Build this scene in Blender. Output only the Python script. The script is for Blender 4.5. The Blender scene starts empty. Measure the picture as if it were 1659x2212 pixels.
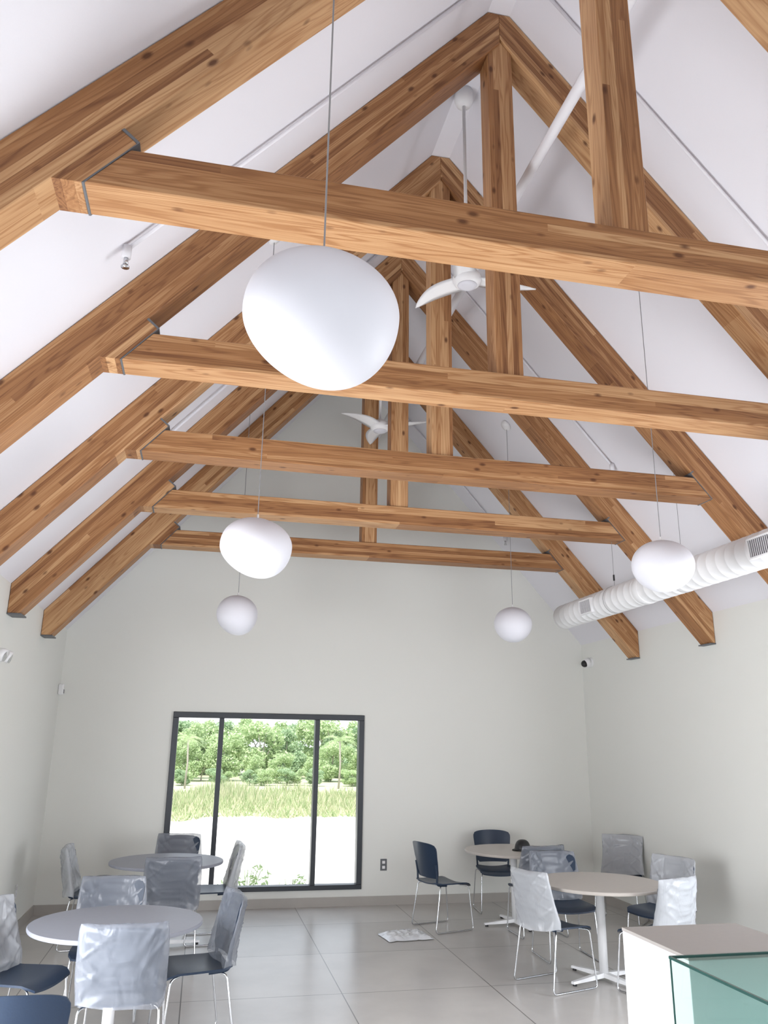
import bpy, bmesh, math, random
from mathutils import Vector, Matrix, noise
random.seed(7)
scene=bpy.context.scene
try:
    scene.view_settings.view_transform='Standard'
    scene.view_settings.look='None'
except Exception as e: print(e)
# ------------------------------------------------------------------ constants
H=1.85
XL,XR,D,YB=-1.67,4.951,10.064,-3.2
XC,ZR=1.685,6.925
ZFLAT=6.832
ML,MR=1.142,1.154
def MM(s): return ML if s<0 else MR
S=1.4673
TY=[2.692-S+S*i for i in range(6)]      # truss front faces
TT=.197
ZB,DT=3.848,.176
XTL,XTR=2.271,2.345
DVL,DVR=.350,.310
ZEND=2.837
# ------------------------------------------------------------------ materials
def mat_new(name):
    m=bpy.data.materials.new(name); m.use_nodes=True
    nt=m.node_tree; b=nt.nodes['Principled BSDF']
    return m,nt,b
def N(nt,t,**kw):
    n=nt.nodes.new(t)
    for k,v in kw.items(): setattr(n,k,v)
    return n
def simple(name,col,rough=.5,metal=0,bump=0,bscale=40,var=.04,spec=.5):
    m,nt,b=mat_new(name)
    tc=N(nt,'ShaderNodeTexCoord'); no=N(nt,'ShaderNodeTexNoise')
    no.inputs['Scale'].default_value=bscale; no.inputs['Detail'].default_value=4
    nt.links.new(tc.outputs['Object'],no.inputs['Vector'])
    mx=N(nt,'ShaderNodeMix',data_type='RGBA')
    mx.inputs[6].default_value=(*[c*(1-var) for c in col],1); mx.inputs[7].default_value=(*[min(1,c*(1+var)) for c in col],1)
    nt.links.new(no.outputs['Fac'],mx.inputs[0]); nt.links.new(mx.outputs[2],b.inputs['Base Color'])
    b.inputs['Roughness'].default_value=rough; b.inputs['Metallic'].default_value=metal
    b.inputs['Specular IOR Level'].default_value=spec
    if bump:
        bp=N(nt,'ShaderNodeBump'); bp.inputs['Strength'].default_value=bump; bp.inputs['Distance'].default_value=.01
        nt.links.new(no.outputs['Fac'],bp.inputs['Height']); nt.links.new(bp.outputs[0],b.inputs['Normal'])
    return m
def wood_mat():
    m,nt,b=mat_new('glulam_wood'); L=nt.links.new
    tc=N(nt,'ShaderNodeTexCoord'); oi=N(nt,'ShaderNodeObjectInfo')
    rnd=N(nt,'ShaderNodeMath',operation='MULTIPLY'); rnd.inputs[1].default_value=37.0; L(oi.outputs['Random'],rnd.inputs[0])
    sp=N(nt,'ShaderNodeSeparateXYZ'); L(tc.outputs['Object'],sp.inputs[0])
    def math_(op,a,bv=None,c=None):
        n=N(nt,'ShaderNodeMath',operation=op)
        for i,x in enumerate((a,bv,c)):
            if x is None: continue
            if isinstance(x,(int,float)): n.inputs[i].default_value=x
            else: L(x,n.inputs[i])
        return n.outputs[0]
    lz=math_('DIVIDE',math_('ADD',sp.outputs[2],.0137),.0365)
    lam=math_('FLOOR',lz)
    seg=math_('FLOOR',math_('ADD',math_('DIVIDE',sp.outputs[0],3.7),math_('MULTIPLY',lam,.37)))
    cv=N(nt,'ShaderNodeCombineXYZ'); L(lam,cv.inputs[0]); L(seg,cv.inputs[1]); L(rnd.outputs[0],cv.inputs[2])
    wn=N(nt,'ShaderNodeTexWhiteNoise',noise_dimensions='3D'); L(cv.outputs[0],wn.inputs[0])
    glue=math_('GREATER_THAN',math_('ABSOLUTE',math_('SUBTRACT',math_('FRACT',lz),.5)),.465)
    sh=math_('MULTIPLY',wn.outputs['Value'],9.0)
    gx=math_('ADD',math_('MULTIPLY',sp.outputs[0],.75),math_('ADD',sh,rnd.outputs[0]))
    gy=math_('MULTIPLY',sp.outputs[1],11.); gz=math_('MULTIPLY',sp.outputs[2],14.)
    gv=N(nt,'ShaderNodeCombineXYZ'); L(gx,gv.inputs[0]);L(gy,gv.inputs[1]);L(gz,gv.inputs[2])
    n1=N(nt,'ShaderNodeTexNoise'); n1.inputs['Scale'].default_value=.8;n1.inputs['Detail'].default_value=2;n1.inputs['Distortion'].default_value=.5; L(gv.outputs[0],n1.inputs['Vector'])
    rings=math_('SINE',math_('MULTIPLY',n1.outputs['Fac'],75.0))
    rings=math_('POWER',math_('ADD',math_('MULTIPLY',rings,.5),.5),2.5)
    n2=N(nt,'ShaderNodeTexNoise'); n2.inputs['Scale'].default_value=1.6;n2.inputs['Detail'].default_value=3; L(gv.outputs[0],n2.inputs['Vector'])
    fx=N(nt,'ShaderNodeCombineXYZ'); L(math_('MULTIPLY',gx,3.0),fx.inputs[0]);L(math_('MULTIPLY',sp.outputs[1],150.),fx.inputs[1]);L(math_('MULTIPLY',sp.outputs[2],150.),fx.inputs[2])
    n3=N(nt,'ShaderNodeTexNoise'); n3.inputs['Scale'].default_value=1.0;n3.inputs['Detail'].default_value=3; L(fx.outputs[0],n3.inputs['Vector'])
    kv=N(nt,'ShaderNodeCombineXYZ'); L(math_('ADD',math_('MULTIPLY',sp.outputs[0],4.2),rnd.outputs[0]),kv.inputs[0]); L(math_('MULTIPLY',sp.outputs[1],7.),kv.inputs[1]); L(math_('MULTIPLY',sp.outputs[2],8.5),kv.inputs[2])
    vo=N(nt,'ShaderNodeTexVoronoi'); vo.inputs['Scale'].default_value=1.25; L(kv.outputs[0],vo.inputs['Vector'])
    kc=N(nt,'ShaderNodeSeparateColor'); L(vo.outputs['Color'],kc.inputs[0])
    kmask=N(nt,'ShaderNodeMapRange'); kmask.inputs[1].default_value=.19; kmask.inputs[2].default_value=.08; L(vo.outputs['Distance'],kmask.inputs[0])
    km=math_('MULTIPLY',kmask.outputs[0],math_('GREATER_THAN',kc.outputs[0],.20))
    ramp=N(nt,'ShaderNodeValToRGB'); cr=ramp.color_ramp
    cr.elements[0].position=0; cr.elements[0].color=(.150,.058,.024,1)
    cr.elements[1].position=1; cr.elements[1].color=(.64,.395,.205,1)
    e=cr.elements.new(.5); e.color=(.360,.172,.071,1)
    fac=math_('ADD',math_('MULTIPLY',wn.outputs['Value'],.58),math_('ADD',math_('MULTIPLY',n2.outputs['Fac'],.45),math_('ADD',math_('MULTIPLY',n3.outputs['Fac'],.34),math_('MULTIPLY',rings,-.22))))
    fac=math_('SUBTRACT',fac,math_('MULTIPLY',glue,.12))
    L(math_('ADD',fac,-.08),ramp.inputs[0])
    mx=N(nt,'ShaderNodeMix',data_type='RGBA'); mx.inputs[7].default_value=(.085,.028,.011,1)
    L(math_('MULTIPLY',km,.85),mx.inputs[0]); L(ramp.outputs[0],mx.inputs[6]); L(mx.outputs[2],b.inputs['Base Color'])
    b.inputs['Roughness'].default_value=.5; b.inputs['Specular IOR Level'].default_value=.3
    bp=N(nt,'ShaderNodeBump'); bp.inputs['Strength'].default_value=.12; bp.inputs['Distance'].default_value=.003; L(n3.outputs['Fac'],bp.inputs['Height']); L(bp.outputs[0],b.inputs['Normal'])
    return m
def floor_mat():
    m,nt,b=mat_new('floor_tile'); L=nt.links.new
    g=N(nt,'ShaderNodeNewGeometry'); mp=N(nt,'ShaderNodeMapping'); mp.inputs['Location'].default_value=(-1.18+12,-7.95+12,0)
    L(g.outputs['Position'],mp.inputs[0])
    br=N(nt,'ShaderNodeTexBrick'); br.offset=0; br.squash=1
    br.inputs['Scale'].default_value=1; br.inputs['Brick Width'].default_value=1.2; br.inputs['Row Height'].default_value=1.2
    br.inputs['Mortar Size'].default_value=.0045; br.inputs['Mortar Smooth'].default_value=.1
    br.inputs['Color1'].default_value=(.50,.48,.455,1); br.inputs['Color2'].default_value=(.55,.53,.505,1); br.inputs['Mortar'].default_value=(.17,.16,.15,1)
    L(mp.outputs[0],br.inputs['Vector'])
    no=N(nt,'ShaderNodeTexNoise'); no.inputs['Scale'].default_value=1.7; no.inputs['Detail'].default_value=8; no.inputs['Roughness'].default_value=.6; L(g.outputs['Position'],no.inputs['Vector'])
    mr=N(nt,'ShaderNodeMapRange'); mr.inputs[1].default_value=.3; mr.inputs[2].default_value=.7; mr.inputs[3].default_value=.9; mr.inputs[4].default_value=1.08; L(no.outputs['Fac'],mr.inputs[0])
    vm=N(nt,'ShaderNodeVectorMath',operation='SCALE'); L(br.outputs['Color'],vm.inputs[0]); L(mr.outputs[0],vm.inputs['Scale'])
    L(vm.outputs[0],b.inputs['Base Color']); b.inputs['Roughness'].default_value=.28; b.inputs['Specular IOR Level'].default_value=.6
    return m
def plastic_bag_mat(name,alpha,col):
    m,nt,b=mat_new(name); L=nt.links.new
    tc=N(nt,'ShaderNodeTexCoord'); mp=N(nt,'ShaderNodeMapping'); mp.inputs['Scale'].default_value=(1.0,1.0,.35); mp.inputs['Rotation'].default_value=(0,.5,0)
    L(tc.outputs['Object'],mp.inputs[0])
    no=N(nt,'ShaderNodeTexNoise'); no.inputs['Scale'].default_value=9; no.inputs['Detail'].default_value=3; no.inputs['Distortion'].default_value=1.0
    L(mp.outputs[0],no.inputs['Vector'])
    bp=N(nt,'ShaderNodeBump'); bp.inputs['Strength'].default_value=.35; bp.inputs['Distance'].default_value=.04; L(no.outputs['Fac'],bp.inputs['Height']); L(bp.outputs[0],b.inputs['Normal'])
    b.inputs['Base Color'].default_value=(*col,1); b.inputs['Roughness'].default_value=.27; b.inputs['Alpha'].default_value=alpha
    b.inputs['Specular IOR Level'].default_value=.6
    return m
def glass_mat(name,tint=(1,1,1),blend=.12):
    m=bpy.data.materials.new(name); m.use_nodes=True; nt=m.node_tree; nt.nodes.clear()
    o=N(nt,'ShaderNodeOutputMaterial'); t=N(nt,'ShaderNodeBsdfTransparent'); t.inputs[0].default_value=(*tint,1)
    g=N(nt,'ShaderNodeBsdfGlossy'); g.inputs['Roughness'].default_value=.02; mx=N(nt,'ShaderNodeMixShader')
    f=N(nt,'ShaderNodeLayerWeight'); f.inputs[0].default_value=blend
    nt.links.new(f.outputs['Fresnel'],mx.inputs[0]); nt.links.new(t.outputs[0],mx.inputs[1]); nt.links.new(g.outputs[0],mx.inputs[2]); nt.links.new(mx.outputs[0],o.inputs[0])
    return m
def leaf_mat(name,c1,c2):
    m,nt,b=mat_new(name); L=nt.links.new
    g=N(nt,'ShaderNodeNewGeometry'); r=N(nt,'ShaderNodeValToRGB'); r.color_ramp.elements[0].color=(*c1,1); r.color_ramp.elements[1].color=(*c2,1)
    L(g.outputs['Random Per Island'],r.inputs[0]); L(r.outputs[0],b.inputs['Base Color']); b.inputs['Roughness'].default_value=.7; b.inputs['Specular IOR Level'].default_value=.15
    tr=N(nt,'ShaderNodeBsdfTranslucent'); L(r.outputs[0],tr.inputs[0]); mx=N(nt,'ShaderNodeMixShader'); mx.inputs[0].default_value=.35
    out=nt.nodes['Material Output']; L(b.outputs[0],mx.inputs[1]); L(tr.outputs[0],mx.inputs[2]); L(mx.outputs[0],out.inputs[0])
    return m
WOOD=wood_mat(); FLOOR=floor_mat()
WALL=simple('wall_paint',(.785,.79,.75),.75,0,.05,180,.012,.2)
CEIL=simple('ceiling_paint',(.77,.76,.80),.85,0,.04,150,.01,.1)
BASEB=simple('baseboard_tile',(.42,.395,.365),.45,0,0,8,.05)
WHITE=simple('white_enamel',(.82,.82,.83),.35,0,0,20,.01)
WPIPE=simple('white_painted_pipe',(.74,.73,.76),.45,0,0,20,.02)
GLOBE=simple('opal_glass',(.68,.68,.73),.5,0,0,8,.01,.3)
STEEL=simple('galvanized_plate',(.14,.145,.155),.5,.2,.1,60,.1)
CORD=simple('cord_grey',(.25,.25,.26),.5)
CHROME=simple('chrome_wire',(.62,.63,.65),.18,1,0,10,.03)
NAVY=simple('navy_plastic',(.010,.026,.058),.38,0,.04,120,.1)
FRAME=simple('dark_window_frame',(.042,.047,.055),.4,.3,0,20,.05)
BLACK=simple('black_rubber',(.012,.012,.014),.45,0,0,30,.1)
TOPL=simple('table_laminate_grey',(.27,.28,.32),.42,0,.02,30,.04,.35)
TOPR=simple('table_laminate_ash',(.50,.46,.42),.40,0,.02,30,.05)
COUNT=simple('cabinet_top_laminate',(.36,.335,.315),.5,0,.02,25,.04)
BAG=plastic_bag_mat('plastic_cover',.60,(.24,.26,.30))
BAGW=plastic_bag_mat('plastic_cover_milky',.76,(.53,.55,.58))
GLASS=glass_mat('window_glass')
CGLASS=glass_mat('showcase_glass',(.80,.90,.875),.10)
SAND=simple('sand_ground',(.82,.79,.73),.9,0,.1,3,.06)
GRASS=leaf_mat('dry_grass',(.26,.36,.16),(.64,.60,.42))
LEAF=leaf_mat('tree_leaves',(.24,.36,.20),(.56,.68,.44))
LEAF2=leaf_mat('bush_leaves',(.34,.47,.22),(.66,.75,.48))
BARK=simple('bark',(.38,.34,.29),.9,0,.3,20,.3)
# ------------------------------------------------------------------ geometry helpers
def link(o,parent=None):
    scene.collection.objects.link(o)
    if parent: o.parent=parent
    return o
def empty(name,loc=(0,0,0),rz=0):
    e=bpy.data.objects.new(name,None); e.location=loc; e.rotation_euler=(0,0,rz); e.empty_display_size=.2
    return link(e)
def meshobj(name,verts,faces,mat,parent=None,smooth=False,loc=None,matrix=None):
    me=bpy.data.meshes.new(name); me.from_pydata([tuple(v) for v in verts],[],faces); me.update()
    bm=bmesh.new(); bm.from_mesh(me); bmesh.ops.recalc_face_normals(bm,faces=bm.faces); bm.to_mesh(me); bm.free()
    if isinstance(mat,(list,tuple)):
        for q in mat: me.materials.append(q)
    else: me.materials.append(mat)
    if smooth:
        for p in me.polygons: p.use_smooth=True
    o=bpy.data.objects.new(name,me)
    if matrix is not None: o.matrix_local=matrix
    elif loc: o.location=loc
    return link(o,parent)
def boxvf(x0,x1,y0,y1,z0,z1):
    v=[(x0,y0,z0),(x1,y0,z0),(x1,y1,z0),(x0,y1,z0),(x0,y0,z1),(x1,y0,z1),(x1,y1,z1),(x0,y1,z1)]
    f=[(0,3,2,1),(4,5,6,7),(0,1,5,4),(1,2,6,5),(2,3,7,6),(3,0,4,7)]
    return v,f
def box(name,x0,x1,y0,y1,z0,z1,mat,parent=None,bevel=0):
    v,f=boxvf(x0,x1,y0,y1,z0,z1); o=meshobj(name,v,f,mat,parent)
    if bevel:
        b=o.modifiers.new('bevel','BEVEL'); b.width=bevel; b.segments=2
    return o
def boxes(name,lst,mat,parent=None):
    V=[];F=[]
    for b in lst:
        v,f=boxvf(*b); n=len(V); V+=v; F+=[tuple(i+n for i in q) for q in f]
    return meshobj(name,V,F,mat,parent)
def sheets(name,quads,mat,parent=None):
    V=[];F=[]
    for q in quads:
        n=len(V); V+=list(q); F.append((n,n+1,n+2,n+3))
    return meshobj(name,V,F,mat,parent)
def tubevf(pts,r,seg=10,closed=False,caps=True):
    pts=[Vector(p) for p in pts]; n=len(pts); V=[];F=[]
    up=None
    for i,p in enumerate(pts):
        if closed: t=(pts[(i+1)%n]-pts[i-1]).normalized()
        else: t=(pts[min(i+1,n-1)]-pts[max(i-1,0)]).normalized()
        if up is None:
            up=t.orthogonal().normalized()
        else:
            up=(up-t*up.dot(t)); up.normalize()
        s=t.cross(up); rr=r[i] if isinstance(r,(list,tuple)) else r
        for k in range(seg):
            a=2*math.pi*k/seg; V.append(p+up*math.cos(a)*rr+s*math.sin(a)*rr)
    m=n if closed else n-1
    for i in range(m):
        for k in range(seg):
            a=i*seg+k; b=i*seg+(k+1)%seg; c=((i+1)%n)*seg+(k+1)%seg; d=((i+1)%n)*seg+k
            F.append((a,b,c,d))
    if caps and not closed:
        F.append(tuple(range(seg))); F.append(tuple((n-1)*seg+k for k in range(seg)))
    return V,F
def fillet(pts,rad,seg=4,closed=False):
    pts=[Vector(p) for p in pts]; out=[]; n=len(pts)
    for i,p in enumerate(pts):
        if not closed and i in (0,n-1): out.append(p); continue
        a=(pts[i-1]-p); b=(pts[(i+1)%n]-p); r=min(rad,a.length*.45,b.length*.45); a.normalize(); b.normalize()
        p0=p+a*r; p1=p+b*r
        for k in range(seg+1):
            t=k/seg; out.append(p0*(1-t)**2+p*2*t*(1-t)+p1*t*t)
    return out
def merge(*vfs):
    V=[];F=[]
    for v,f in vfs:
        n=len(V); V+=list(v); F+=[tuple(i+n for i in q) for q in f]
    return V,F
def lathe(name,prof,mat,parent=None,seg=32,loc=None,axis='z'):
    V=[];F=[]
    for r,z in prof:
        for k in range(seg):
            a=2*math.pi*k/seg
            V.append((r*math.cos(a),r*math.sin(a),z) if axis=='z' else (r*math.cos(a),z,r*math.sin(a)))
    for i in range(len(prof)-1):
        for k in range(seg): F.append((i*seg+k,i*seg+(k+1)%seg,(i+1)*seg+(k+1)%seg,(i+1)*seg+k))
    F.append(tuple(range(seg))); F.append(tuple((len(prof)-1)*seg+k for k in range(seg)))
    return meshobj(name,V,F,mat,parent,True,loc)
def autosmooth(o,ang=40):
    me=o.data
    for p in me.polygons: p.use_smooth=True
    bm=bmesh.new(); bm.from_mesh(me)
    for e in bm.edges:
        if len(e.link_faces)==2 and e.calc_face_angle(0)>math.radians(ang): e.smooth=False
    bm.to_mesh(me); bm.free()
def prism(name,poly,y0,y1,mat,parent,origin,xd,bevel=0):
    """section polygon (x,z) extruded y0..y1; local x axis lies along the member"""
    xd=Vector((xd[0],0,xd[1])).normalized(); yd=Vector((0,1,0)); zd=xd.cross(yd)
    Mx=Matrix((xd,yd,zd)).transposed().to_4x4(); Mx.translation=Vector((origin[0],y0,origin[1])); inv=Mx.inverted()
    n=len(poly); V=[inv@Vector((x,y0,z)) for x,z in poly]+[inv@Vector((x,y1,z)) for x,z in poly]
    F=[tuple(range(n)),tuple(range(n,2*n))]+[(i,(i+1)%n,(i+1)%n+n,i+n) for i in range(n)]
    o=meshobj(name,V,F,mat,parent,matrix=Mx)
    if bevel:
        b=o.modifiers.new('bevel','BEVEL'); b.width=bevel; b.segments=1
    return o
# ------------------------------------------------------------------ room shell
TH=.15
def ceil_z(x): return min(ZFLAT,ZR-(MR if x>XC else ML)*abs(x-XC))
box('floor',XL-TH,XR+TH,YB-TH,D+TH,-.12,0,FLOOR)
WYL,WYR=6.0,6.2
def side_wall(name,x0,x1,ztop,oy0,oy1,oz0,oz1):
    boxes(name,[(x0,x1,YB-TH,oy0,0,ztop),(x0,x1,oy1,D,0,ztop),(x0,x1,oy0,oy1,0,oz0),(x0,x1,oy0,oy1,oz1,ztop)],WALL)
zl=ceil_z(XL); zrr=ceil_z(XR)
side_wall('wall_left',XL-TH,XL,zl,-2.2,WYL,.16,2.3)
side_wall('wall_right',XR,XR+TH,zrr,-2.2,WYR,.16,2.5)
WX0,WX1,WZ0,WZ1=-.3615,1.957,.179,2.170
def gable(name,y0,y1,hole):
    hx0,hx1,hz0,hz1=hole
    a=XL-TH;b=XR+TH
    def pr(poly):
        n=len(poly);V=[(x,y0,z) for x,z in poly]+[(x,y1,z) for x,z in poly]
        F=[tuple(range(n)),tuple(range(n,2*n))]+[(i,(i+1)%n,(i+1)%n+n,i+n) for i in range(n)]
        return V,F
    parts=[pr([(a,0),(hx0,0),(hx0,hz1),(a,hz1)]),pr([(hx1,0),(b,0),(b,hz1),(hx1,hz1)]),pr([(hx0,0),(hx1,0),(hx1,hz0),(hx0,hz0)]),
           pr([(a,hz1),(b,hz1),(b,ceil_z(b)),(XC,ZR),(a,ceil_z(a))])]
    V,F=merge(*parts); return meshobj(name,V,F,WALL)
gable('wall_far',D,D+TH,(WX0,WX1,WZ0,WZ1))
gable('wall_back',YB-TH,YB,(-.6,3.9,.16,2.5))
for nm,s,xe in (('ceiling_left',-1,XL-TH-.1),('ceiling_right',1,XR+TH+.1)):
    z=ceil_z(xe); t=.14; fx=(ZR-ZFLAT)/MM(s)
    poly=[(XC,ZFLAT),(XC+s*fx,ZFLAT),(xe,z),(xe,z+t),(XC,ZR+t)]
    V=[(x,YB-TH,zz) for x,zz in poly]+[(x,D+TH,zz) for x,zz in poly]
    n=5
    meshobj(nm,V,[tuple(range(n)),tuple(range(n,2*n))]+[(i,(i+1)%n,(i+1)%n+n,i+n) for i in range(n)],CEIL)
box('baseboard_far',XL,XR,D-.012,D,0,.10,BASEB)
box('baseboard_left',XL,XL+.012,YB,D-.012,0,.10,BASEB)
box('baseboard_right',XR-.012,XR,YB,D-.012,0,.10,BASEB)
# windows ---------------------------------------------------------
def window(name,axis,a0,a1,z0,z1,pos,depth,mull,fw=.065):
    e=empty(name)
    def bx(nm,u0,u1,w0,w1,d0=pos,d1=pos+depth):
        if axis=='x': return box(nm,u0,u1,d0,d1,w0,w1,FRAME,e,.004)
        return box(nm,d0,d1,u0,u1,w0,w1,FRAME,e,.004)
    bx('frame_top',a0,a1,z1-fw,z1); bx('frame_bottom',a0,a1,z0,z0+fw*.8)
    bx('frame_left',a0,a0+fw,z0+fw*.8,z1-fw); bx('frame_right',a1-fw,a1,z0+fw*.8,z1-fw)
    for i,mm in enumerate(mull): bx('mullion_%d'%(i+1),mm-.028,mm+.028,z0+fw*.8,z1-fw)
    g=pos+depth*.55; u0,u1,w0,w1=a0+fw*.5,a1-fw*.5,z0+fw*.4,z1-fw*.5
    q=[(u0,g,w0),(u1,g,w0),(u1,g,w1),(u0,g,w1)]
    if axis!='x': q=[(b,a,c) for a,b,c in q]
    sheets('glass_pane',[q],GLASS,e)
    return e
window('window_1','x',WX0+.002,WX1-.002,WZ0+.002,WZ1-.002,D-.03,.13,[.21,1.37])
window('window_2','y',-2.198,WYL-.002,.162,2.298,XL-.12,.11,[-.6,1.0,2.6,4.3])
window('window_3','y',-2.198,WYR-.002,.162,2.498,XR+.01,.11,[-.6,1.1,2.9,4.6])
window('window_4','x',-.598,3.898,.162,2.498,YB-.12,.11,[.9,2.4])
# ------------------------------------------------------------------ trusses
def truss(y):
    e=empty('roof_truss',(0,0,0))
    zr=ZR-.004
    for s,xw in ((-1,XL+.004),(1,XR-.004)):
        m=MM(s); DV=DVL if s<0 else DVR; ct=1/math.sqrt(1+m*m); st=m*ct; XT=XTL if s<0 else XTR
        d=abs(xw-XC); X=lambda q:XC+s*q
        zf=ZFLAT-.003; fx=(zr-zf)/m
        du=min((zr-DV-ZEND)/m,d-.03)
        poly=[(XC,zf),(X(fx),zf),(xw,zr-m*d),(xw,ZEND+.008),(X(du-.008/m),ZEND+.008),(XC,zr-DV)]
        prism('rafter_left' if s<0 else 'rafter_right',poly,y,y+TT,WOOD,e,(XC,zr-DV),(s,-m),.004)
        box('bearing_plate',min(xw,X(du-.03)),max(xw,X(du-.03)),y-.006,y+TT+.006,ZEND-.004,ZEND+.008,STEEL,e)
        zt=ZB+DT+.03
        dU=(zr-DV-ZB)/m; dPt=XT-(zt-ZB)/m
        px,pz=dPt,zt; k=((zr-DV-m*px)-pz)*ct
        qx,qz=px+k*st,pz+k*ct
        blk=[(X(dU),ZB),(X(XT+.008),ZB),(X(px+.008),pz),(X(qx),qz)]
        prism('spacer_block',blk,y+.001,y+TT-.001,WOOD,e,(X(dU),ZB),(s,-m),0)
        pl=[(X(XT+.006),ZB-.003),(X(XT-.002),ZB-.003),(X(dPt-.004),zt+.006),(X(qx-.006),qz+.004),(X(qx+.004),qz-.004),(X(dPt+.006),zt)]
        prism('steel_plate',pl,y-.003,y+TT+.003,STEEL,e,(X(XT),ZB),(0,1),0)
    prism('tie_beam',[(XC-XTL,ZB),(XC+XTR,ZB),(XC+XTR-DT/MR,ZB+DT),(XC-XTL+DT/ML,ZB+DT)],y,y+TT,WOOD,e,(XC,ZB),(1,0),.004)
    pw=.088; c0=(TT-.16)/2
    prism('king_post',[(XC-pw,ZB+DT),(XC+pw,ZB+DT),(XC+pw,zr-DVR-MR*pw),(XC,zr-DVR),(XC-pw,zr-DVL-ML*pw)],y+c0,y+c0+.16,WOOD,e,(XC+.01,ZB),(0,1),.004)
    return e
for y in TY: truss(y)
# ------------------------------------------------------------------ pendant lamps
def pendant(x,y,z,w,hgt,sk=.2):
    e=empty('pendant_lamp',(x,y,z))
    bm=bmesh.new(); bmesh.ops.create_icosphere(bm,subdivisions=5,radius=1)
    for v in bm.verts:
        c=v.co.copy(); zz=c.z
        if zz<0: zz*=1+sk*c.x+.05*c.y
        else: zz*=1-.5*sk*c.x
        v.co=Vector((c.x*(1+.05*c.z)*w/2,c.y*w/2*.95,zz*hgt/2))
    me=bpy.data.meshes.new('glass_globe'); bm.to_mesh(me); bm.free(); me.materials.append(GLOBE)
    for p in me.polygons: p.use_smooth=True
    link(bpy.data.objects.new('glass_globe',me),e)
    zc=ceil_z(x)-z
    V,F=tubevf([(-.0,0,hgt/2-.01),(0,0,zc-.02)],.0028,6); meshobj('cord',V,F,CORD,e)
    V,F=tubevf([(0,0,hgt/2-.012),(0,0,hgt/2+.03)],[.010,.006],10); meshobj('cord_grip',V,F,WHITE,e)
    cn=lathe('canopy',[(.065,.0),(.065,-.012),(.058,-.03),(.03,-.042),(.008,-.045)],WHITE,e,28,(0,0,zc-.003))
    cn.rotation_euler=(0,math.atan(MR) if x>XC else -math.atan(ML),0)
    return e
YL=[2.0,TY[2]+S/2,TY[4]+S/2]
pendant(.243,YL[0],3.000,.443,.376)
pendant(.24,YL[1],3.01,.448,.372)
pendant(.24,YL[2],3.02,.395,.385,.1)
pendant(3.06,YL[1],3.06,.430,.36,.02)
pendant(3.09,YL[2],3.05,.395,.365,.02)
# ------------------------------------------------------------------ ceiling fans
def fan(x,y,z,a0):
    e=empty('ceiling_fan',(x,y,z))
    zc=ZFLAT-z
    lathe('canopy',[(.075,zc-.002),(.075,zc-.085),(.06,zc-.125),(.02,zc-.14)],WHITE,e,28)
    V,F=tubevf([(0,0,.04),(0,0,zc-.06)],.013,12); meshobj('downrod',V,F,WHITE,e,True)
    lathe('motor_housing',[(.02,.10),(.045,.085),(.085,.06),(.105,.035),(.108,.005),(.095,-.022),(.078,-.035),(.0771,-.0355)],WHITE,e,36)
    lathe('light_lens',[(.072,-.034),(.068,-.043),(.045,-.050),(.01,-.053)],GLOBE,e,30)
    for k in range(3):
        a=a0+k*2*math.pi/3; V=[];F=[]
        n=18
        for i in range(n+1):
            t=i/n; r=.07+.47*t
            wd=.045*(1-t)**.8+.042*math.sin(math.pi*min(1,.25+t*.72))+.006
            if t>.88: wd*=max(.2,math.sqrt(max(0,1-((t-.88)/.12)**2)))
            sweep=.03*math.sin(t*math.pi); tw=math.radians(10-5*t); dr=.012*math.sin(t*math.pi)
            for sgn,th in ((-1,0),(-.4,.007),(.4,.007),(1,0),(.4,-.004),(-.4,-.004)):
                V.append((r,sgn*wd*math.cos(tw)+sweep,sgn*wd*math.sin(tw)+th+dr+.01))
        for i in range(n):
            for j in range(6): F.append((i*6+j,i*6+(j+1)%6,(i+1)*6+(j+1)%6,(i+1)*6+j))
        F.append(tuple(range(6))); F.append(tuple(n*6+j for j in range(6)))
        b=meshobj('blade_%d'%(k+1),V,F,WHITE,e,True); b.rotation_euler=(0,0,a)
    return e
fan(1.66,YL[1],5.12,math.radians(0))
fan(1.635,YL[2],5.12,math.radians(-30))
# ------------------------------------------------------------------ spiral duct
DX,DZ=3.94,3.25
e=empty('spiral_duct',(DX,0,DZ))
R=.135; prof=[(.02,8.42),(R-.02,8.42),(R-.006,8.412),(R,8.395)]
y=8.36
while y>1.0:
    prof+=[(R,y),(R+.0016,y-.003),(R,y-.006)]; y-=.12
prof.append((R,1.0))
du=lathe('duct_body',prof,WHITE,e,40,None,'y')
autosmooth(du,60)
for yy in (6.6,4.2):
    lathe('coupling',[(R+.001,yy-.05),(R+.004,yy-.045),(R+.004,yy+.045),(R+.001,yy+.05)],WHITE,e,40,None,'y')
for gi,yy in enumerate((7.58,4.82,2.5)):
    gp=empty('grille_%d'%gi,(0,0,0)); gp.parent=e; gp.rotation_euler=(0,-.10,0)
    boxes('grille_frame',[(-R-.012,-R+.03,yy-.13,yy+.13,.062,.075),(-R-.012,-R+.03,yy-.13,yy+.13,-.075,-.062),(-R-.012,-R+.03,yy-.13,yy-.115,-.062,.062),(-R-.012,-R+.03,yy+.115,yy+.13,-.062,.062)],WHITE,gp)
    boxes('grille_back',[(-R-.004,-R+.03,yy-.115,yy+.115,-.062,.062)],BLACK,gp)
    boxes('grille_louvers',[(-R-.011,-R-.003,yy-.112+i*.021,yy-.106+i*.021,-.062,.062) for i in range(11)],WPIPE,gp)
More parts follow.
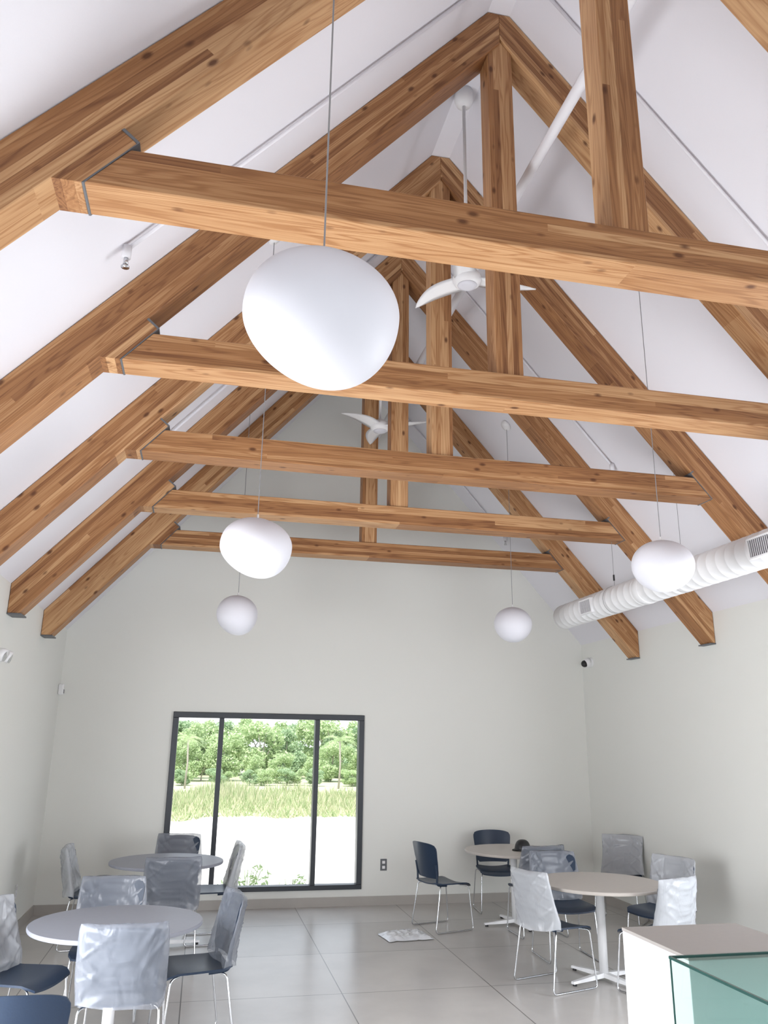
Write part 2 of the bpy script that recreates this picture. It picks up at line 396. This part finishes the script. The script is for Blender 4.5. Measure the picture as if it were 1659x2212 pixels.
for yy in (7.2,6.0,4.5,3.3):
    zc=ceil_z(DX)-DZ
    V,F=tubevf([(0,yy,R),(0,yy,zc)],.0022,6); meshobj('hanger_wire',V,F,CORD,e)
    V,F=tubevf([(0,yy,R+.06),(0,yy,R+.12)],.009,8); meshobj('wire_clamp',V,F,BLACK,e)
    V,F=tubevf([(math.cos(a)*(R+.004),yy,math.sin(a)*(R+.004)) for a in [i*math.pi/16 for i in range(32)]],.0015,6,True); meshobj('hanger_band',V,F,CORD,e)
# ------------------------------------------------------------------ sprinkler piping
e=empty('sprinkler_pipework')
px,pz=1.93,5.65
V,F=tubevf([(px,YB+.01,pz),(px,D-.005,pz)],.036,20); meshobj('main_pipe',V,F,WPIPE,e,True)
for yy in (3.81,6.74,9.68):
    off=.024
    for s,xe in ((-1,-.57),(1,3.75)):
        p0=(XC+s*.10,yy,ceil_z(XC+s*.10)-off); p1=(xe,yy,ceil_z(xe)-off-.02)
        V,F=tubevf([p0,p1],.011,10); meshobj('branch_pipe',V,F,CEIL,e,True)
        V,F=tubevf([(xe,yy,p1[2]+.02),(xe,yy,p1[2]-.05)],.024,12); meshobj('elbow',V,F,WPIPE,e,True)
        V,F=tubevf([(xe,yy,p1[2]-.05),(xe,yy,p1[2]-.085)],.012,10); meshobj('sprinkler_neck',V,F,CHROME,e,True)
        V,F=tubevf([(xe,yy,p1[2]-.10),(xe,yy,p1[2]-.106)],.022,12); meshobj('sprinkler_deflector',V,F,CHROME,e,True)
        V,F=merge(*[tubevf([(xe+q*.010,yy,p1[2]-.08),(xe+q*.014,yy,p1[2]-.10)],.003,6) for q in (-1,1)]); meshobj('sprinkler_frame',V,F,CHROME,e)
# ------------------------------------------------------------------ tables
def table(x,y,top,rot):
    e=empty('round_table',(x,y,0),rot)
    R=.53
    lathe('table_top',[(R-.02,.712),(R-.004,.715),(R,.722),(R,.735),(R-.004,.74)],top,e,72)
    autosmooth(e.children[0],30)
    lathe('column',[(.036,.03),(.036,.70)],WHITE,e,24)
    lathe('top_plate',[(.14,.700),(.14,.712)],WHITE,e,24)
    for k in range(4):
        a=k*math.pi/2
        V=[];F=[]
        sec=[(.0,.060,.036),(.14,.052,.030),(.30,.038,.024),(.36,.034,.018)]
        for r,zt,w in sec:
            V+=[(r,-w,zt-.03 if r<.3 else zt-.018),(r,w,zt-.03 if r<.3 else zt-.018),(r,w*.7,zt),(r,-w*.7,zt)]
        for i in range(3):
            for j in range(4): F.append((i*4+j,i*4+(j+1)%4,(i+1)*4+(j+1)%4,(i+1)*4+j))
        F+=[(0,1,2,3),(12,13,14,15)]
        o=meshobj('foot_arm_%d'%(k+1),V,F,WHITE,e); o.rotation_euler=(0,0,a)
        V,F=tubevf([(.335,0,0),(.335,0,.018)],.017,12); o=meshobj('glide_%d'%(k+1),V,F,BLACK,e); o.rotation_euler=(0,0,a)
    return e
table(3.36,6.75,TOPR,math.radians(20))
table(3.40,8.82,TOPR,math.radians(185))
table(-.445,5.775,TOPL,math.radians(35))
table(-.25,8.44,TOPL,math.radians(10))
# ------------------------------------------------------------------ chairs
def grid(fn,nu,nv,th,nrm):
    V=[];F=[]
    for sd in (0,1):
        for j in range(nv+1):
            for i in range(nu+1):
                u=i/nu*2-1; v=j/nv
                V.append(fn(u,v)+nrm(u,v)*(th*sd))
    n=(nu+1)*(nv+1)
    for j in range(nv):
        for i in range(nu):
            a=j*(nu+1)+i; F.append((a,a+1,a+nu+2,a+nu+1)); F.append((a+n,a+nu+1+n,a+nu+2+n,a+1+n))
    for i in range(nu):
        F.append((i,i+n,i+1+n,i+1)); a=nv*(nu+1)+i; F.append((a,a+1,a+1+n,a+n))
    for j in range(nv):
        a=j*(nu+1); F.append((a,a+nu+1,a+nu+1+n,a+n)); a+=nu; F.append((a,a+n,a+nu+1+n,a+nu+1))
    return V,F
def back_y(x,z):
    t=(z-.50)/.33
    return -.205-.075*t+.055*(x/.22)**2
def seatfn(u,v):
    y=-.21+.43*v; w=.205+.025*math.sin(math.pi*min(1,v*1.1)*.5)
    cor=max(0,abs(v-.5)*2-.80)/.20; w*=1-.12*cor**2
    x=u*w; z=.445+.012*u*u-.006*math.cos(u*1.5)-.03*max(0,(v-.8)/.2)**2+.012*max(0,(.2-v)/.2)
    return Vector((x,y,z))
def backfn(u,v):
    z=.50+.335*v; w=.185+.045*v**.8
    cor=max(0,(v-.86)/.14); w*=1-.10*cor**2
    cb=max(0,(.12-v)/.12); w*=1-.12*cb**2
    x=u*w; z2=z+.012*(1-u*u)*v - (.012*abs(u)**6*(1 if v>.5 else 0))
    return Vector((x,back_y(x,z),z2))
seat_vf=grid(seatfn,14,12,.013,lambda u,v:Vector((0,0,-1)))
back_vf=grid(backfn,14,12,.010,lambda u,v:Vector((0,-1,0)))
def mk(name,vf,mat,smooth=True):
    me=bpy.data.meshes.new(name); me.from_pydata([tuple(v) for v in vf[0]],[],vf[1]); me.update()
    bm=bmesh.new(); bm.from_mesh(me); bmesh.ops.recalc_face_normals(bm,faces=bm.faces)
    for f in bm.faces: f.smooth=smooth
    for ed in bm.edges:
        if len(ed.link_faces)==2 and ed.calc_face_angle(0)>math.radians(50): ed.smooth=False
    bm.to_mesh(me); bm.free(); me.materials.append(mat); return me
SEAT=mk('seat',seat_vf,NAVY); BACK=mk('backrest',back_vf,NAVY)
side=[]
for s in (-1,1):
    pts=fillet([(s*.17,.12,.428),(s*.215,.185,.422),(s*.235,.225,.008),(s*.235,-.235,.008),(s*.215,-.165,.422),(s*.17,-.13,.428)],.035,5)
    side.append(tubevf(pts,.0068,8))
side.append(tubevf([(-.17,.12,.427),(.17,.12,.427)],.0062,8)); side.append(tubevf([(-.17,-.13,.427),(.17,-.13,.427)],.0062,8))
WIRE=mk('wire_frame',merge(*side),CHROME)
arms=[]
for s in (-1,1):
    pts=fillet([(s*.17,-.06,.430),(s*.185,-.19,.440),(s*.190,-.187,.53),(s*.195,-.205,.64)],.04,5)
    arms.append(tubevf(pts,.011,8))
ARMS=mk('back_supports',merge(*arms),NAVY)
def bag_mesh(seed,mat,zlow):
    nu,nz=96,46; V=[];F=[]
    for j in range(nz+1):
        t=j/nz; z=zlow+(.864-zlow)*t
        close=max(0,(t-.93)/.07)
        for i in range(nu):
            a=2*math.pi*i/nu; ca,sa=math.cos(a),math.sin(a)
            ex=math.copysign(abs(ca)**.45,ca); ey=math.copysign(abs(sa)**.8,sa)
            w=(.238+.012*math.sin(seed+3*t)); th=(.020+.026*(1-t))*(1-close**2*.8)
            x=ex*w*(1-.02*close); y=back_y(x*.9,max(.5,min(.83,z)))-.006+ey*th
            q=x*9+z*5*math.sin(seed*2+1)
            fold=noise.noise(Vector((q,seed*5.3+sa*.3,z*2.2)))
            f2=max(0,1-abs(noise.noise(Vector((x*9-z*8,seed*3.1+sa*.4,z*2.5))))*7)
            f3=max(0,1-abs(noise.noise(Vector((x*8+z*11,seed*7.7+sa*.4,z*3.0))))*8)
            V.append(Vector((x+.014*fold*(1-t),y+ey*(.018*fold+.009*f2+.007*f3)*(1-.6*close),z+.016*math.sin(a*2+seed)*(1-t)+.012*fold*t)))
    for j in range(nz):
        for i in range(nu):
            F.append((j*nu+i,j*nu+(i+1)%nu,(j+1)*nu+(i+1)%nu,(j+1)*nu+i))
    F.append(tuple(nz*nu+i for i in range(nu)))
    return mk('plastic_cover',(V,F),mat)
BAGS=[bag_mesh(i,BAG if i<2 else BAGW,.44+.02*(i%2)) for i in range(4)]
def chair(x,y,deg,cover=None):
    e=empty('dining_chair',(x,y,0),math.radians(deg-90))
    for nm,me in (('seat',SEAT),('backrest',BACK),('wire_frame',WIRE),('back_supports',ARMS)):
        link(bpy.data.objects.new(nm,me),e)
    if cover is not None: link(bpy.data.objects.new('plastic_cover',BAGS[cover]),e)
    return e
chair(-.34,5.32,88,0)       # A
chair(-.99,5.81,-20,2)      # B
chair(.05,5.90,192,1)       # C
chair(-.67,4.14,88)         # D
chair(-.56,6.48,-88,1)      # E
chair(-.17,7.96,90,0)       # F
chair(-.92,8.62,0,2)        # G
chair(.18,8.63,182,2)       # H
chair(-.17,9.30,-90,1)      # I
chair(2.91,6.70,18,2)       # J
chair(3.35,7.46,-92,1)      # K
chair(3.62,6.33,112,3)      # L
chair(4.12,7.09,205,2)      # M
chair(2.585,8.80,17)        # N
chair(3.46,9.53,-97)        # O
chair(3.46,8.38,90,1)       # P
chair(4.61,8.76,228,3)      # Q
# ------------------------------------------------------------------ white cabinet + glass showcase
e=empty('display_cabinet',(0,0,0))
box('body',2.06,2.68,3.36,3.92,.0,.985,WHITE,e,.003); box('top',2.058,2.682,3.358,3.922,.985,1.0,COUNT,e,.002)
e=empty('glass_showcase',(0,0,0))
x0,x1,y0,y1=1.965,3.2,2.60,3.345
box('plinth',x0,x1,y0,y1,0,.12,WHITE,e,.003)
sheets('glass_panels',[[(x0,y0,.12),(x0,y1,.12),(x0,y1,1.0),(x0,y0,1.0)],[(x1,y0,.12),(x1,y1,.12),(x1,y1,1.0),(x1,y0,1.0)],
    [(x0,y0,.12),(x1,y0,.12),(x1,y0,1.0),(x0,y0,1.0)],[(x0,y1,.12),(x1,y1,.12),(x1,y1,1.0),(x0,y1,1.0)]],CGLASS,e)
sheets('glass_top',[[(x0,y0,1.005),(x1,y0,1.005),(x1,y1,1.005),(x0,y1,1.005)]],CGLASS,e)
sheets('glass_shelf',[[(x0+.01,y0+.01,.62),(x1-.01,y0+.01,.62),(x1-.01,y1-.01,.62),(x0+.01,y1-.01,.62)]],CGLASS,e)
EDGE=simple('glass_edge_green',(.02,.07,.06),.2)
t=.005
boxes('glass_edges',[(x0-t,x0+t,y0,y1,1.0,1.01),(x0,x1,y1-t,y1+t,1.0,1.01),(x0,x1,y0-t,y0+t,1.0,1.01),(x1-t,x1+t,y0,y1,1.0,1.01),
    (x0-.002,x0+.002,y1-.008,y1,.12,1.0),(x0-.002,x0+.002,y0,y0+.008,.12,1.0),(x0+.008,x0+.014,y0+.01,y1-.01,.616,.624)],EDGE,e)
# ------------------------------------------------------------------ small items
e=empty('security_camera',(XR,9.80,2.90))
V,F=tubevf([(.0005,0,0),(-.03,0,0)],.065,28); meshobj('base',V,F,WHITE,e,True); autosmooth(e.children[0])
V,F=tubevf([(-.03,0,0),(-.06,0,-.01),(-.09,0,-.02)],[.062,.058,.05],28); meshobj('housing',V,F,WHITE,e,True)
bm=bmesh.new(); bmesh.ops.create_uvsphere(bm,u_segments=24,v_segments=16,radius=.045); me=bpy.data.meshes.new('lens_dome'); bm.to_mesh(me); bm.free(); me.materials.append(BLACK)
for p in me.polygons:p.use_smooth=True
o=bpy.data.objects.new('lens_dome',me); o.location=(-.10,-.005,-.022); link(o,e)
e=empty('motion_sensor',(XL,9.96,2.39)); box('housing',.001,.06,-.035,.035,-.06,.06,WHITE,e,.012); box('lens',.055,.066,-.022,.022,-.045,.0,CORD,e,.005)
e=empty('emergency_light',(XL,6.78,2.46))
box('housing',.001,.06,-.13,.13,-.05,.05,WHITE,e,.015)
for s in (-1,1):
    V,F=tubevf([(.05,s*.07,.03),(.10,s*.075,.01),(.13,s*.08,-.005)],[.03,.048,.05],20); meshobj('lamp_head',V,F,WHITE,e,True)
    V,F=tubevf([(.13,s*.08,-.005),(.134,s*.08,-.006)],.043,20); meshobj('lamp_lens',V,F,CHROME,e)
def outlet(nm,loc,axis):
    e=empty(nm,loc)
    if axis=='y':
        box('cover_plate',-.04,.04,-.006,-.0005,-.065,.065,STEEL,e,.003)
        for z in (-.028,.028): box('socket',-.018,.018,-.010,-.005,z-.016,z+.016,WHITE,e,.004)
    else:
        box('cover_plate',.0005,.006,-.04,.04,-.065,.065,WHITE,e,.003)
        for z in (-.028,.028): box('socket',.005,.010,-.018,.018,z-.016,z+.016,WPIPE,e,.004)
outlet('wall_outlet',(2.225,D,.44),'y'); outlet('wall_outlet',(XL,9.0,.41),'x')
V=[];F=[];nx,ny=40,22
for j in range(ny+1):
    for i in range(nx+1):
        u=i/nx-.5;v=j/ny-.5
        n=noise.noise_vector(Vector((u*6,v*5,3)));n2=noise.noise(Vector((u*14,v*11,7)))
        edge=min(1,4*min(.5-abs(u),.5-abs(v))*2)
        V.append((u*.46+n.x*.03,v*.36+n.y*.03,.006+edge*(.02+.03*abs(n.z)+.02*abs(n2))))
for j in range(ny):
    for i in range(nx): a=j*(nx+1)+i; F.append((a,a+1,a+nx+2,a+nx+1))
BAGF=simple('clear_film_white',(.75,.77,.80),.2,0,.3,18,.1,.9)
b=meshobj('plastic_bag',V,F,BAGF,None,True,(2.10,8.47,0)); b.rotation_euler=(0,0,.1)
e=empty('baseball_cap',(3.50,8.80,.741),2.4)
V=[];F=[];nu,nz=24,8
for j in range(nz+1):
    ph=j/nz*math.pi/2
    for i in range(nu):
        a=2*math.pi*i/nu; V.append((.085*math.cos(a)*math.cos(ph)**.7 if j<nz else 0,.10*math.sin(a)*math.cos(ph)**.7 if j<nz else 0,.105*math.sin(ph)))
for j in range(nz):
    for i in range(nu): F.append((j*nu+i,j*nu+(i+1)%nu,(j+1)*nu+(i+1)%nu,(j+1)*nu+i))
meshobj('crown',V,F,BLACK,e,True)
V=[];F=[];n=12
for sd in (0,.006):
    for i in range(n+1):
        a=math.pi*i/n; V.append((.08*math.cos(a),.075*math.sin(a)*.9+.03,.008+sd)); V.append((.085*math.cos(a)*1.0,.10+.085*math.sin(a)-.02,.012+sd-.012*math.cos(a)**2))
k=2*(n+1)
for i in range(n):
    F.append((2*i,2*i+1,2*i+3,2*i+2)); F.append((2*i+k,2*i+2+k,2*i+3+k,2*i+1+k)); F.append((2*i+1,2*i+1+k,2*i+3+k,2*i+3))
meshobj('brim',V,F,BLACK,e,True)
# ------------------------------------------------------------------ outdoors
box('ground_outside',-60,70,D+TH,95,-.4,-.15,SAND)
def leaves(name,n,gen,size,mat,asp=.5):
    V=[];F=[]
    for i in range(n):
        p=gen(); s=size*random.uniform(.6,1.3)
        d=Vector((random.uniform(-1,1),random.uniform(-1,1),random.uniform(-.6,1))).normalized(); q=d.orthogonal().normalized(); q.rotate(Matrix.Rotation(random.uniform(0,6.28),3,d))
        n0=len(V); V+=[p-d*s,p+q*s*asp,p+d*s,p-q*s*asp]; F.append((n0,n0+1,n0+2,n0+3))
    me=bpy.data.meshes.new(name); me.from_pydata([tuple(v) for v in V],[],F); me.update(); me.materials.append(mat); return me
def blob_gen(blobs):
    def g():
        c,r=random.choice(blobs)
        d=Vector((random.gauss(0,1),random.gauss(0,1),random.gauss(0,1))).normalized()*(random.uniform(.6,1.1))
        return Vector((c[0]+d.x*r[0],c[1]+d.y*r[1],max(.02,c[2]+d.z*r[2])))
    return g
TREES=[]
for k in range(4):
    blobs=[((random.uniform(-1.3,1.3),random.uniform(-.8,.8),random.uniform(.5,2.9)),(random.uniform(.35,.85),random.uniform(.35,.8),random.uniform(.3,.6))) for _ in range(15)]
    TREES.append((leaves('foliage',5600,blob_gen(blobs),.10,LEAF if k%2==0 else LEAF2),blobs))
def tree(x,y,s,k,sz=1):
    e=empty('tree',(x,y,-.10),random.uniform(0,6)); e.scale=(s,s,s*sz)
    me,blobs=TREES[k]
    link(bpy.data.objects.new('foliage',me),e)
    vf=[tubevf([(0,0,0),(.05,.03,.7),(c[0]*.5,c[1]*.5,max(.8,c[2]*.7)),c],[.07,.055,.035,.012],6) for c,_ in blobs[:6]]
    V,F=merge(*vf); meshobj('trunk',V,F,BARK,e)
for i in range(46):
    x=-16+i*.85+random.uniform(-.4,.4); tree(x,random.uniform(45,52),random.uniform(.72,1.02),i%4)
for i in range(26):
    x=-10+i*1.25+random.uniform(-.5,.5); tree(x,random.uniform(40,43),random.uniform(.35,.72),(i*2+1)%4)
for i in range(30):
    x=-8+i*.85+random.uniform(-.5,.5); tree(x,random.uniform(37.6,38.8),random.uniform(.26,.36),(i*3)%4,.7)
V=[];F=[]
for i in range(60000):
    x=random.uniform(-14,24); u=random.random(); y=22.6+10.6*u**1.15+.5*math.sin(x*.8)+.35*math.sin(x*2.1)+.2*math.sin(x*5)
    cl=noise.noise(Vector((x*.5,y*.4,0)))
    hh=random.uniform(.06,.30)*(1+.9*cl)*(.7+.9*u); a=random.uniform(0,3.14); w=.025
    dx,dy=math.cos(a)*w,math.sin(a)*w; lx,ly=random.uniform(-.15,.15),random.uniform(-.15,.15); n0=len(V)
    V+=[(x-dx,y-dy,-.14),(x+dx,y+dy,-.14),(x+lx,y+ly,hh-.14)]; F.append((n0,n0+1,n0+2))
me=bpy.data.meshes.new('grass_field'); me.from_pydata(V,[],F); me.update(); me.materials.append(GRASS); link(bpy.data.objects.new('grass_field',me))
SOIL=simple('grass_soil',(.42,.44,.28),.95,0,.1,1.2,.3)
box('grass_ground',-60,70,23.6,94,-.149,-.12,SOIL)
def palm(x,y,hh,s=1):
    e=empty('palm_tree',(x,y,-.12)); 
    V,F=tubevf([(0,0,0),(.05,0,hh*.5),(.0,0,hh)],[.06*s,.05*s,.045*s],10); meshobj('trunk',V,F,BARK,e,True)
    V=[];F=[]
    for k in range(14):
        a=k*2.4; el=random.uniform(.1,1.2); L=1.1*s
        prev=None
        for i in range(26):
            t=i/25; r=L*t*math.cos(el*(1-.5*t)); z=hh+L*(math.sin(el)*t-.75*t*t)
            c=Vector((r*math.cos(a),r*math.sin(a),z))
            if prev is not None:
                tn=(c-prev).normalized(); sd=Vector((-math.sin(a),math.cos(a),0))
                for q in (-1,1):
                    ll=.32*s*math.sin(math.pi*min(1,.15+t*.85))+.05
                    tip=c+sd*q*ll*.8+tn*ll*.5+Vector((0,0,-ll*.45)); n0=len(V)
                    V+=[prev,prev*.7+c*.3,tip]; F.append((n0,n0+1,n0+2))
            prev=c
    me=bpy.data.meshes.new('fronds'); me.from_pydata([tuple(v) for v in V],[],F); me.update(); me.materials.append(LEAF2); link(bpy.data.objects.new('fronds',me),e)
palm(5.9,35.9,2.0,.8); palm(-.6,35.9,2.0,.75); palm(11.5,35.9,2.4,.9)
def weed(x,y,s):
    g=blob_gen([((0,0,.15),(.2,.12,.16)),((.12,0,.28),(.1,.1,.12)),((-.14,.03,.2),(.12,.1,.1))])
    me=leaves('foliage',220,g,.035,LEAF2,.3); e=empty('weed',(x,y,-.15)); e.scale=(s,s,s); link(bpy.data.objects.new('foliage',me),e)
    V,F=merge(*[tubevf([(0,0,0),(random.uniform(-.2,.2),random.uniform(-.1,.1),.35)],.004,5) for _ in range(7)]); meshobj('stems',V,F,LEAF2,e)
weed(.66,10.85,1.25); weed(1.24,11.0,.9); weed(1.62,10.85,.6)
# ------------------------------------------------------------------ light
w=bpy.data.worlds.new('sky'); scene.world=w; w.use_nodes=True; nt=w.node_tree
bg=nt.nodes['Background']
sky=nt.nodes.new('ShaderNodeTexSky'); sky.sky_type='PREETHAM'; sky.turbidity=3.5; sky.sun_direction=(-.3,-.45,.85)
mx=nt.nodes.new('ShaderNodeMix'); mx.data_type='RGBA'; mx.inputs[0].default_value=.8; mx.inputs[7].default_value=(.88,.94,1.0,1)
nt.links.new(sky.outputs[0],mx.inputs[6]); nt.links.new(mx.outputs[2],bg.inputs[0]); bg.inputs[1].default_value=2.0
sun=bpy.data.lights.new('sun','SUN'); sun.energy=6.5; sun.angle=.01; sun.color=(1,.97,.91); so=bpy.data.objects.new('sun',sun)
so.rotation_euler=Vector((-.3,-.35,.95)).to_track_quat('Z','Y').to_euler(); link(so)
def area(name,loc,dirv,sx,sy,pw,col):
    l=bpy.data.lights.new(name,'AREA'); l.shape='RECTANGLE'; l.size=sx; l.size_y=sy; l.energy=pw; l.color=col
    o=bpy.data.objects.new(name,l); o.location=loc; o.rotation_euler=Vector(dirv).to_track_quat('-Z','Z').to_euler(); link(o); return o
area('fill_left',(XL-.25,3.6,1.25),(1,.16,.04),4.7,2.1,520,(.95,.965,1))  # added area lamp outside the unseen left window, boosts the sky light
area('fill_right',(XR+.25,3.8,1.35),(-1,.08,.06),4.7,2.3,330,(.95,.965,1))  # added fill lamp beyond the out-of-view right window
area('fill_back',(1.65,YB-.3,1.35),(0,1,.02),4.4,2.3,100,(.96,.975,1))  # extra lamp added behind the camera, shining in through the back window
# ------------------------------------------------------------------ camera
f,pitch,yaw,roll=1712.49,.2826,.2127,.0133
cam=bpy.data.cameras.new('camera'); co=bpy.data.objects.new('camera',cam); link(co)
cam.sensor_fit='VERTICAL'; cam.sensor_height=36; cam.lens=f/2212*36; cam.clip_start=.05; cam.clip_end=300
Rm=Matrix.Rotation(-yaw,4,'Z')@Matrix.Rotation(math.pi/2+pitch,4,'X')@Matrix.Rotation(roll,4,'Z')
co.matrix_world=Matrix.Translation((0,0,H))@Rm
scene.camera=co
